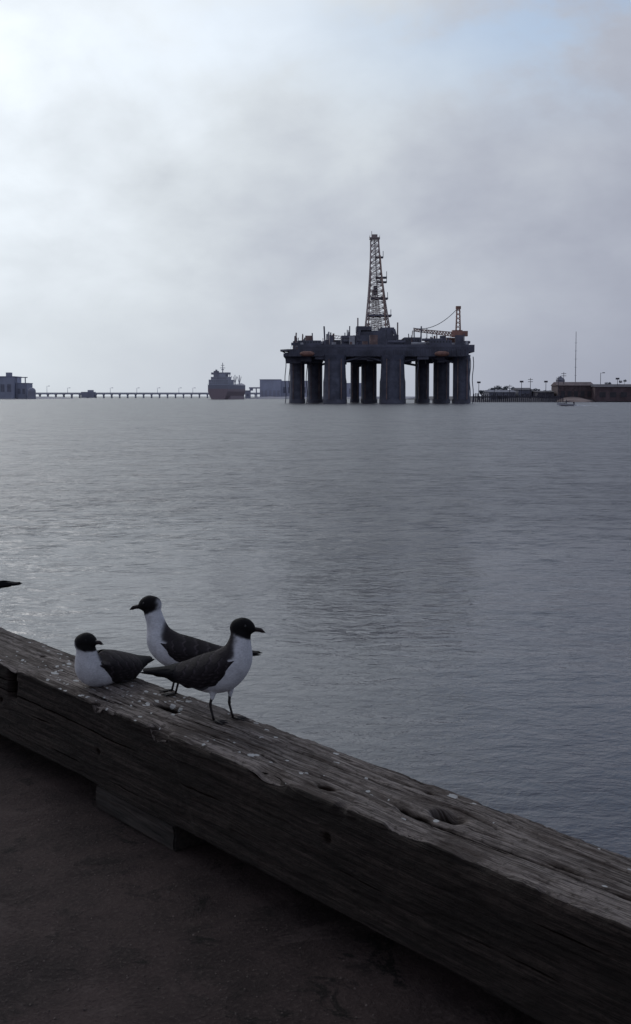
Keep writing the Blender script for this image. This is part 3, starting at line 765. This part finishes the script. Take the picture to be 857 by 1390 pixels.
for (u, yo) in ((389, -14), (393, 8), (417, -12), (636, -16), (639, 4), (560, -30)):
    mb = MB(); pts = [(lx(u) + .3 * math.sin(k), yo, lz(486 + k * 6.2)) for k in range(11)]; mb.path(pts, [.22] * 11, 5); mb.build('mooring_line', m_steel, rig)

# ------------------------------------------------------------ cargo ship
m_hull, t, b = newmat('hazed_hull_paint')  # red and grey hull paint, both paled so haze sits in the colour
tc = t.node('ShaderNodeTexCoord').outputs['Object']; s3 = t.node('ShaderNodeSeparateXYZ'); t.l.new(tc, s3.inputs[0])
nn = t.noise(tc, .15, 5, .6)
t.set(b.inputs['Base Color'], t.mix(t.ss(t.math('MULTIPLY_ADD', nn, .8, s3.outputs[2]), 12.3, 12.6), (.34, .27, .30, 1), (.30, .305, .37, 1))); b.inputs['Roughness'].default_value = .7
m_sup = pm('hazed_superstructure_paint', (.40, .41, .48), .7, .2, .15)  # superstructure, mast and window colours also paled to stand in for haze
m_mast = pm('hazed_mast_paint', (.32, .325, .385), .7, .2, .2)
m_win = pm('hazed_ship_glass', (.17, .175, .21), .4, 1, .2)
SYd = 1350.
p0 = P(296.5, 540, SYd)
ship = empty('cargo_ship', (p0.x, SYd, WZ), 0, 'moored cargo ship with reddish lower hull and stepped superstructure', 'ship')
ship.rotation_euler = (0, 0, R(90 - 13))
mb = MB(); st = []; Ls = 95
for i in range(22):
    x = -2 + Ls * i / 21; q = i / 21
    hb = 13.0 * (1 - max(0, (q - .62) / .38) ** 2.2) * (.9 + .1 * min(1, q * 6))
    top = 16.5 + 3.0 * max(0, (q - .75) / .25) ** 1.5
    st.append([(x, hb * a, zz_) for (a, zz_) in ((-.55 if q < .1 else -.92, -2), (-.85, 4), (-1, 9), (-1, top), (1, top), (1, 9), (.85, 4), (.55 if q < .1 else .92, -2))])
vs = [p for s_ in st for p in s_]
mb.add(vs, [(k * 8 + i, k * 8 + (i + 1) % 8, k * 8 + 8 + (i + 1) % 8, k * 8 + 8 + i) for k in range(21) for i in range(8)] + [tuple(range(8)), tuple(range(21 * 8, 22 * 8))])
mb.build('hull', m_hull, ship)
mb = MB(); mb.box((12, 0, 19.5), (20, 24, 6)); mb.box((11, 0, 24), (17, 19, 3.4)); mb.box((10.5, 0, 27), (12, 14, 3)); mb.box((10.5, 0, 29.6), (8, 21, 2.4)); sp = mb.build('superstructure', m_sup, ship)
for zz_, hw_, x_ in ((18.5, 10, 1.97), (21, 10, 1.97), (24.2, 7.5, 2.47), (29.8, 9, 6.47)):
    for k in range(9): wm = MB(); wm.box((x_, -hw_ + k * hw_ / 4, zz_), (.12, 1.1, .9)); wm.build('window', m_win, sp)
mb = MB(); mb.box((6, 4, 29), (5, 5, 7)); mb.tube((6, 4, 32.5), (6, 4, 34), 1.2, n=10); mb.build('funnel', m_mast, ship)
mb = MB(); mb.tube((11, -2, 29), (11, -2, 42), .6, .35, 6); mb.tube((11, -5, 36), (11, 1, 36), .4, n=4); mb.tube((11, -4, 39), (11, 0, 39), .35, n=4); mb.box((11, -2, 34), (1.6, 2.6, 1)); mb.build('mast', m_mast, ship)
for x_ in (45, 66, 84):
    mb = MB(); mb.tube((x_, 0, 15), (x_, 0, 29), .7, .4, 6); mb.tube((x_, 0, 18), (x_ - 9, -5, 27), .35, n=5); mb.tube((x_, 0, 18), (x_ + 9, 5, 27), .35, n=5); mb.build('cargo_derrick', m_mast, ship)
mb = MB()
for k in range(14): mb.tube((-1.8, -12 + k * 24 / 13, 16.4), (-1.8, -12 + k * 24 / 13, 17.7), .12, n=4)
mb.tube((-1.8, -12, 17.7), (-1.8, 12, 17.7), .15, n=4); mb.build('railing', m_sup, ship)

# ------------------------------------------------------------ bridge and far buildings
m_far = pm('hazed_concrete', (.48, .49, .58), .8, .05, .12)  # far wall and concrete colours carry aerial haze, paler and bluer than the surfaces
m_fard = pm('hazed_dark', (.33, .335, .41), .8, .05, .15)
m_farb = pm('hazed_blue_wall', (.38, .40, .50), .8, .05, .15)
BY = 2300.; kb = BY / F
br = empty('causeway_bridge', (P(200, 540, BY).x, BY, WZ), 0, 'long low concrete causeway bridge on many piers along the horizon', 'bridge')
bx = lambda u: (u - 200) * kb; bz = lambda v: (540.4 - v) * kb
mb = MB(); mb.box((bx(220), 0, bz(534.6)), (380 * kb, 12, 1.7 * kb)); mb.build('bridge_deck', m_far, br)
mb = MB(); mb.box((bx(220), -6.2, bz(533.3)), (380 * kb, .4, 1.1)); mb.build('parapet', m_far, br)
for k in range(34):
    mb = MB(); u = 44 + k * 10.8
    for sy in (-4, 4): mb.tube((bx(u), sy, -2), (bx(u), sy, bz(535)), 1.05, n=8)
    mb.box((bx(u), 0, bz(535.8)), (3, 12, 1)); mb.build('pier', m_far, br)
mb = MB(); mb.box((bx(121), -3, bz(536)), (17 * kb, 22, 8 * kb)); mb.box((bx(124), -3, bz(531)), (7 * kb, 10, 3 * kb)); mb.build('bridge_house', m_fard, br)
def lamp(name, u, vb, vt, Y, mat, w0, label, cat, group=None, arm=0, head='lamp'):
    p = P(u, vb, Y); q = P(u, vt, Y); o = empty(name, p, 0, label, cat, group); h_ = q.z - p.z
    mb = MB(); mb.tube((0, 0, -1), (0, 0, h_), w0, w0 * .6, 6)
    mb.build('post', mat, o)
    if head == 'lamp':
        mb = MB(); mb.tube((0, 0, h_ - .3), (w0 * 7 * (arm or 1), 0, h_), w0 * .5, n=4); mb.box((w0 * 8 * (arm or 1), 0, h_), (w0 * 6, w0 * 4, w0 * 2)); mb.build('lamp_head', mat, o)
    elif head == 'cross':
        for dz in (1, 2.4): mb = MB(); mb.box((0, 0, h_ - dz), (w0 * 13, w0 * 1.5, w0 * 1.3)); mb.build('crossarm', mat, o)
    elif head == 'flood':
        mb = MB(); mb.box((0, 0, h_), (w0 * 9, w0 * 4, w0 * 4.5)); mb.build('floodlight', mat, o)
    elif head == 'antenna':
        for k in range(5): mb = MB(); mb.tube((-w0 * 3, 0, h_ * (.3 + .13 * k)), (w0 * 3, 0, h_ * (.3 + .13 * k)), w0 * .35, n=4); mb.build('crossbar', mat, o)
    return o
for u in (64, 92, 150, 186, 214, 243, 262):
    lamp('lamp_post', u, 534, 526.5 if u != 64 else 524, BY, m_far, .5, 'tiny lamp post standing on the distant causeway bridge', 'lamp post', 'lamp posts on the causeway bridge')

def at_base(u, Y): p = P(u, 540, Y); return (p.x, Y, WZ)
m_fardw = pm('hazed_opening', (.21, .215, .27), .7, .3, .2)  # opening colour lightened with the same painted haze
m_shd = pm('shed_opening', (.06, .055, .065), .7, .3, .2)
def bldg(name, u0, u1, vt, Y, mat, label, cat='building', dy=30, roofm=None, gable=0, wins=0, extra=None, wmat=None):
    k = Y / F; vw = 538 + 3.43 * F / Y; uc = (u0 + u1) / 2; o = empty(name, at_base(uc, Y), 0, label, cat)
    W_ = (u1 - u0) * k; H_ = (vw - vt) * k
    g_ = gable * k
    mb = MB(); mb.box((0, dy / 2, (H_ - g_) / 2 + .3), (W_, dy, H_ - g_)); mb.build('wall', mat, o)
    mb = MB(); e = .6; z0 = H_ - g_ + .32
    if gable:
        x0, x1 = -W_ / 2 - e, W_ / 2 + e
        mb.add([(x0, -e, z0), (x1, -e, z0), (x1, dy + e, z0), (x0, dy + e, z0), (x0, dy / 2, z0 + g_), (x1, dy / 2, z0 + g_)], [(0, 1, 5, 4), (2, 3, 4, 5), (1, 2, 5), (3, 0, 4), (3, 2, 1, 0)])
    else: mb.box((0, dy / 2, z0 + .4), (W_ + 1, dy + 1, .8))
    mb.build('roof', roofm or mat, o)
    for i in range(wins):
        mb = MB(); ww = W_ / (wins * 1.7 + .7); mb.box((-W_ / 2 + ww * (1.2 + 1.7 * i), -.06, (H_ - g_) * .5), (ww, .2, (H_ - g_) * .35)); mb.build('window', wmat or m_fardw, o)
    if extra: extra(o, k, W_, H_)
    return o
def mk_bank(name, pts, Y0_, Y1_, hgt, mat):
    mb = MB(); n = 60; x0 = P(pts[0], 540, Y0_).x; x1 = P(pts[1], 540, Y0_).x; vs = []
    for i in range(n + 1):
        x = x0 + (x1 - x0) * i / n
        hz = hgt * (.55 + .9 * float(fbm(i * .6, Y0_, 3)))
        e = min(1, i / 5, (n - i) / 5 if pts[2] else 1) if not pts[3] else min(1, i / 5)
        vs += [(x, Y0_ + 6 * math.sin(i * .7), -1), (x, Y0_ + 9, hz * e * .6), (x, Y0_ + 40, hz * e), (x, Y1_, hz * e + .1)]
    mb.add(vs, [(i * 4 + j, i * 4 + 4 + j, i * 4 + 5 + j, i * 4 + 1 + j) for i in range(n) for j in range(3)])
    o = mb.build(name, mat); o.location = (0, 0, WZ); return tag(o, kind='structure')
m_bank = pm('hazed_bank_soil', (.32, .315, .36), .9, .03, .2)  # soil colour paled towards blue-grey in place of haze
mk_bank('far_bank', (-260, 56, 1, 0), 1560, 1800, 2.4, m_bank)
mk_bank('terminal_shore', (328, 700, 1, 0), 1650, 2100, 2.8, m_bank)
def yard_x(o, k, W_, H_):
    for (u_, w_, h_) in ((-.3, 9, 4), (.25, 6, 6)):
        mb = MB(); mb.box((u_ * W_, 14, H_ + h_ / 2), (w_, 9, h_)); mb.build('rooftop_unit', m_fard, o)
bldg('shipyard_building', -20, 19, 512, 1500, m_farb, 'blue-grey shipyard building at the far left edge of the horizon', wins=4, dy=40, extra=yard_x)
def frame_x(o, k, W_, H_):
    mb = MB()
    for s_ in (-1, 1): mb.tube((s_ * W_ * .4, -2, 0), (s_ * W_ * .4, -2, H_ + 8), .8, n=4)
    mb.tube((-W_ * .5, -2, H_ + 8), (W_ * .6, -2, H_ + 8), .8, n=4); mb.build('steel_frame', m_fard, o)
bldg('workshop', 22, 37, 521, 1510, m_farb, 'dark narrow workshop with a steel frame, beside the blue-grey shipyard building', wins=2, dy=30, extra=frame_x)
tk = empty('storage_tank', at_base(43.5, 1490), 0, 'small domed storage tank at the left end of the bridge', 'tank')
mb = MB(); mb.tube((0, 0, 0), (0, 0, 10), 5, n=20); mb.build('tank_wall', m_fard, tk)
mb = MB(); vs = []
for j in range(5):
    a = j * math.pi / 8.2; vs += [(5 * math.cos(a) * math.cos(i * math.pi / 10), 5 * math.cos(a) * math.sin(i * math.pi / 10), 10 + 4.4 * math.sin(a)) for i in range(20)]
mb.add(vs, [(j * 20 + i, j * 20 + (i + 1) % 20, j * 20 + 20 + (i + 1) % 20, j * 20 + 20 + i) for j in range(4) for i in range(20)] + [tuple(range(80, 100))]); mb.build('dome', m_fard, tk, True)
gc = empty('gantry_crane', at_base(344, 1700), 0, 'small quay gantry crane between the cargo ship and the grey warehouse', 'crane')
k = 1700 / F
for sx in (-5, 5):
    for sy in (-5, 5): mb = MB(); mb.tube((sx * k, sy, 0), (sx * .8 * k, sy, 14 * k), .8, n=4); mb.build('crane_leg', m_fard, gc)
mb = MB(); mb.box((2, 0, 14.6 * k), (15 * k, 3, 2)); mb.box((-2, 0, 12.5 * k), (3 * k, 4, 3.4)); mb.build('girder', m_fard, gc)
def doors(o, k, W_, H_):
    for i in range(5): mb = MB(); mb.box((-W_ / 2 + W_ * (i + .5) / 5, -.2, H_ * .25), (W_ / 8, .3, H_ * .4)); mb.build('loading_door', m_fard, o)
bldg('warehouse', 353, 381, 516, 1750, m_farb, 'large flat-roofed grey-blue warehouse on the far shore left of the rig', dy=60, extra=doors)
bldg('terminal_shed', 382, 418, 518, 1780, m_far, 'pale flat terminal shed partly behind the left rig columns', wins=5, dy=60)
bldg('terminal_shed', 462, 500, 521, 1780, m_farb, 'grey terminal shed seen between the middle rig columns', wins=4, dy=50)
bldg('quay_shed', 333, 340, 531, 1680, m_fard, 'very small dark shed just right of the cargo ship', wins=1, dy=12)

# ------------------------------------------------------------ right shore
m_land = pm('right_shore_soil', (.105, .098, .11), .95, .05, .4)
m_sand = pm('sand', (.22, .17, .16), .95, .2, .25)
mk_bank('right_shore', (640, 1300, 0, 1), 735, 1300, 2.8, m_land)
mb = MB(); vs = []; n = 26
for i in range(n + 1):
    q = i / n; p = P(766 + 48 * q, 540, 716); h_ = max(0, math.sin(math.pi * q)) ** .6
    vs += [(p.x, 716 + 4 * math.sin(q * 9) + 6 * (1 - h_), -.4), (p.x, 722, 1.2 * h_), (p.x, 742, 3.2 * h_)]
mb.add(vs, [(i * 3 + j, i * 3 + 3 + j, i * 3 + 4 + j, i * 3 + 1 + j) for i in range(n) for j in range(2)])
o = mb.build('sand_bank', m_sand); o.location = (0, 0, WZ); tag(o, kind='structure')
m_pil = pm('dark_pier_wood', (.085, .081, .10), .9, .3, .4)
pr = empty('timber_pier', (P(702, 540, 700).x, 700, WZ), 0, 'low dark timber pier on closely spaced piles right of the rig', 'pier')
k = 700 / F; mb = MB(); mb.box((0, 0, 3.1), (122 * k, 9, .8)); mb.build('pier_deck', m_pil, pr)
rr_ = random.Random(5)
for i in range(46):
    x = (-60 + i * 120 / 45) * k; mb = MB(); hh_ = 3.6 + rr_.uniform(0, 2.2)
    mb.tube((x, -4.6, -1), (x + rr_.uniform(-.1, .1), -4.6, hh_), .34, n=6); mb.build('pile', m_pil, pr)
m_redr = pm('dark_red_roof', (.125, .088, .096), .8, .2, .35)
m_brick = pm('old_brick', (.108, .079, .084), .9, .5, .35)
m_fs = pm('shore_shed_grey', (.19, .195, .24), .9, .3, .3)
def shed(u0, u1, vt, Y, mat, rf, label, gable, wins): return bldg('waterfront_shed', u0, u1, vt, Y, mat, label, 'shed', 22, rf, gable, wins, wmat=m_shd)
shed(758, 806, 519, 745, m_brick, m_redr, 'dark reddish waterfront shed behind the sand bank', 5, 5)
shed(808, 900, 522, 735, m_redr, m_pil, 'long dark waterfront shed at the right edge', 4, 6)
shed(664, 700, 530, 760, m_fs, m_fs, 'low grey shed behind the timber pier', 3, 4)
shed(704, 722, 527, 765, m_fs, m_pil, 'small dark shed in the middle of the pier shore', 3, 2)
shed(730, 752, 531, 750, m_pil, m_pil, 'low black shed left of the reddish waterfront shed', 2, 3)
tw = empty('control_tower', at_base(772, 748), 0, 'small square lookout tower behind the reddish waterfront shed', 'tower'); k = 748 / F
mb = MB(); mb.box((0, 26, 10 * k + 1), (5 * k, 5, 24 * k)); mb.build('tower_shaft', m_pil, tw)
mb = MB(); mb.box((0, 26, 29 * k - 3), (9 * k, 8, 7)); mb.add([(-2.3, 22, 29 * k + .6), (2.3, 22, 29 * k + .6), (2.3, 30, 29 * k + .6), (-2.3, 30, 29 * k + .6), (0, 26, 29 * k + 3.4)], [(0, 1, 4), (1, 2, 4), (2, 3, 4), (3, 0, 4)]); mb.build('tower_cabin', m_fs, tw)
i = 0
for (u, vt, hd) in ((650, 519, 'flood'), (671, 524, 'lamp'), (692, 522, 'cross'), (708, 518, 'flood'), (720, 513, 'cross'), (741, 518, 'flood'), (758, 511, 'cross'), (765, 505, 'cross'), (815, 506, 'lamp'), (838, 514, 'flood')):
    nm = {'flood': 'floodlight_pole', 'lamp': 'lamp_post', 'cross': 'utility_pole'}[hd]
    pos = {650: 'nearest the rig', 671: 'over the low grey shed', 692: 'left of the middle of the pier', 708: 'at the middle of the pier', 720: 'taller one right of the small dark shed', 741: 'near the right end of the pier', 758: 'at the left end of the reddish shed', 765: 'tallest one beside the lookout tower', 815: 'behind the long dark shed', 838: 'near the right edge'}[u]
    lamp(nm, u, 541, vt, 742 + (i % 3) * 6, m_pil, .24, 'thin dark ' + nm.replace('_', ' ') + ' on the right shore, ' + pos, 'pole', arm=1, head=hd); i += 1
lamp('radio_mast', 781, 535, 450, 760, m_fs, .26, 'very tall thin radio mast rising above the reddish waterfront shed', 'mast', head='antenna')

m_leaf, t, b = newmat('far_foliage')
tc = t.node('ShaderNodeTexCoord').outputs['Object']; nn = t.noise(tc, .6, 4, .6)
t.set(b.inputs['Base Color'], t.mix(t.ss(nn, .35, .65), (.10, .11, .125, 1), (.22, .23, .255, 1))); b.inputs['Roughness'].default_value = .9
m_bark = pm('far_bark', (.10, .095, .10), .9, .5, .3)
def tree(u, vt, Y, label, wpx, seed):
    rr = random.Random(seed); k = Y / F; o = empty('tree', (P(u, 540, Y).x, Y, WZ + 1.5), 0, label, 'tree', 'trees on the right shore')
    H_ = (541 - vt) * k; W_ = wpx * k / 2; mb = MB(); mb.tube((0, 0, 0), (0, 0, H_ * .5), .45, .25, 7)
    cl_ = []
    for i in range(11):
        a = rr.uniform(0, 6.28); r_ = rr.uniform(.2, .85) * W_; zc = H_ * rr.uniform(.42, .86); cl_.append((r_ * math.cos(a), r_ * math.sin(a), zc, rr.uniform(.22, .4) * W_))
        if i < 6: mb.tube((0, 0, H_ * .35), (cl_[-1][0], cl_[-1][1], zc), .2, .06, 5)
    mb.build('trunk', m_bark, o)
    mb = MB()
    for (cx, cy, cz, cr_) in cl_:
        for q in range(60):
            v_ = Vector((rr.gauss(0, 1), rr.gauss(0, 1), rr.gauss(0, 1))).normalized() * cr_ * rr.uniform(.5, 1.15); v_.z *= .7
            c = Vector((cx, cy, cz)) + v_; s_ = rr.uniform(.3, .65); a1 = Vector((rr.gauss(0, 1), rr.gauss(0, 1), rr.gauss(0, 1))).normalized(); a2 = a1.orthogonal().normalized()
            mb.add([c - a1 * s_, c - a2 * s_ * .6, c + a1 * s_, c + a2 * s_ * .6], [(0, 1, 2, 3)])
    mb.build('crown', m_leaf, o)
for i, (u, vt, Y, wp) in enumerate(((655, 528, 800, 12), (668, 524, 830, 15), (682, 520, 860, 18), (697, 524, 840, 14), (712, 526, 820, 13), (727, 526, 850, 14), (744, 528, 830, 12), (826, 514, 790, 14), (846, 512, 800, 16))):
    lab = ['small leafy tree just right of the rig', 'rounded tree behind the left end of the pier', 'tallest broad tree over the low grey shed', 'bushy tree between the low grey shed and small dark shed',
           'bushy tree behind the small dark shed', 'wide low tree right of the small dark shed', 'low tree beside the reddish waterfront shed', 'rounded tree behind the long dark shed', 'broad tree at the right edge behind the long dark shed'][i]
    tree(u, vt, Y, lab, wp, i)

# ------------------------------------------------------------ motorboat
BYt = 420.; bo = empty('motorboat', (P(768, 540, BYt).x, BYt, WZ), R(174), 'small motorboat speeding left with a white wake near the right shore', 'boat')
mb = MB(); st = []
for i in range(12):
    q = i / 11; x = -2.8 + 5.8 * q; hb = 1.05 * (1 - max(0, (q - .45) / .55) ** 2); tp = .75 + .5 * q ** 2
    st += [(x, -hb, tp), (x, -hb * .85, .15 + .3 * q ** 2), (x, 0, -.25 + .9 * q ** 4), (x, hb * .85, .15 + .3 * q ** 2), (x, hb, tp), (x, 0, tp - .12)]
mb.add(st, [(k * 6 + i, k * 6 + (i + 1) % 6, k * 6 + 6 + (i + 1) % 6, k * 6 + 6 + i) for k in range(11) for i in range(6)] + [tuple(range(6)), tuple(range(66, 72))])
mb.build('hull', pm('boat_white', (.50, .50, .54), .4, .5, .1), bo)
mb = MB(); mb.add([(.2, -.8, .9), (.2, .8, .9), (-.15, .7, 1.5), (-.15, -.7, 1.5), (.9, 0, .95)], [(0, 1, 2, 3), (0, 4, 3), (4, 1, 2), (4, 2, 3)]); mb.build('windshield', m_glass, bo)
mb = MB(); mb.box((-2.95, 0, .75), (.4, .5, .9)); mb.box((-2.9, 0, 1.25), (.55, .55, .35)); mb.build('outboard_motor', m_pil, bo)
hp_ = empty('person', (P(769, 540, BYt).x, BYt, WZ + .65), R(174), 'person in dark clothing standing at the helm of the motorboat', 'person')
mb = MB(); mb.path([(0, 0, 0), (0, 0, .4), (0, 0, .8), (.02, 0, 1.15), (.03, 0, 1.35), (.04, 0, 1.42), (.05, 0, 1.5), (.05, 0, 1.62), (.05, 0, 1.7)], [.14, .15, .17, .2, .19, .07, .08, .11, .05], 10)
for s_ in (-1, 1): mb.path([(.02, s_ * .19, 1.3), (.1, s_ * .24, 1.05), (.32, s_ * .18, .98)], [.06, .05, .04], 6)
mb.build('body', m_pil, hp_, True)
mb = MB(); vs = []; n = 40
x0 = P(768, 540, BYt).x
for i in range(n + 1):
    q = i / n; x = x0 + 2 + 16 * q; c = BYt - .3 + 1.0 * q; wd_ = (.5 + 3.0 * q) * (1 - .5 * q)
    rr = .25 * float(fbm(i * .9, 3.3)); hz = .55 * (1 - q) ** 1.5 + .05
    vs += [(x, c - wd_, .01), (x, c - wd_ * .3, hz * (.6 + rr * 2)), (x, c + wd_ * .3, hz * (.4 + rr * 2)), (x, c + wd_, .01)]
mb.add(vs, [(i * 4 + j, i * 4 + 4 + j, i * 4 + 5 + j, i * 4 + 1 + j) for i in range(n) for j in range(3)])
m_foam, t, b = newmat('foam'); tc = t.node('ShaderNodeTexCoord').outputs['Object']; nn = t.noise(t.map(tc, (1, 3, 1)), 1.5, 5, .7)
s3 = t.node('ShaderNodeSeparateXYZ'); t.l.new(tc, s3.inputs[0])
b.inputs['Base Color'].default_value = (.7, .7, .74, 1); t.set(b.inputs['Alpha'], t.ss(t.math('SUBTRACT', nn, t.math('MULTIPLY', t.math('SUBTRACT', s3.outputs[0], x0), .009)), .36, .5))
o = mb.build('wake_foam', m_foam); o.location = (0, 0, WZ); tag(o, kind='structure')
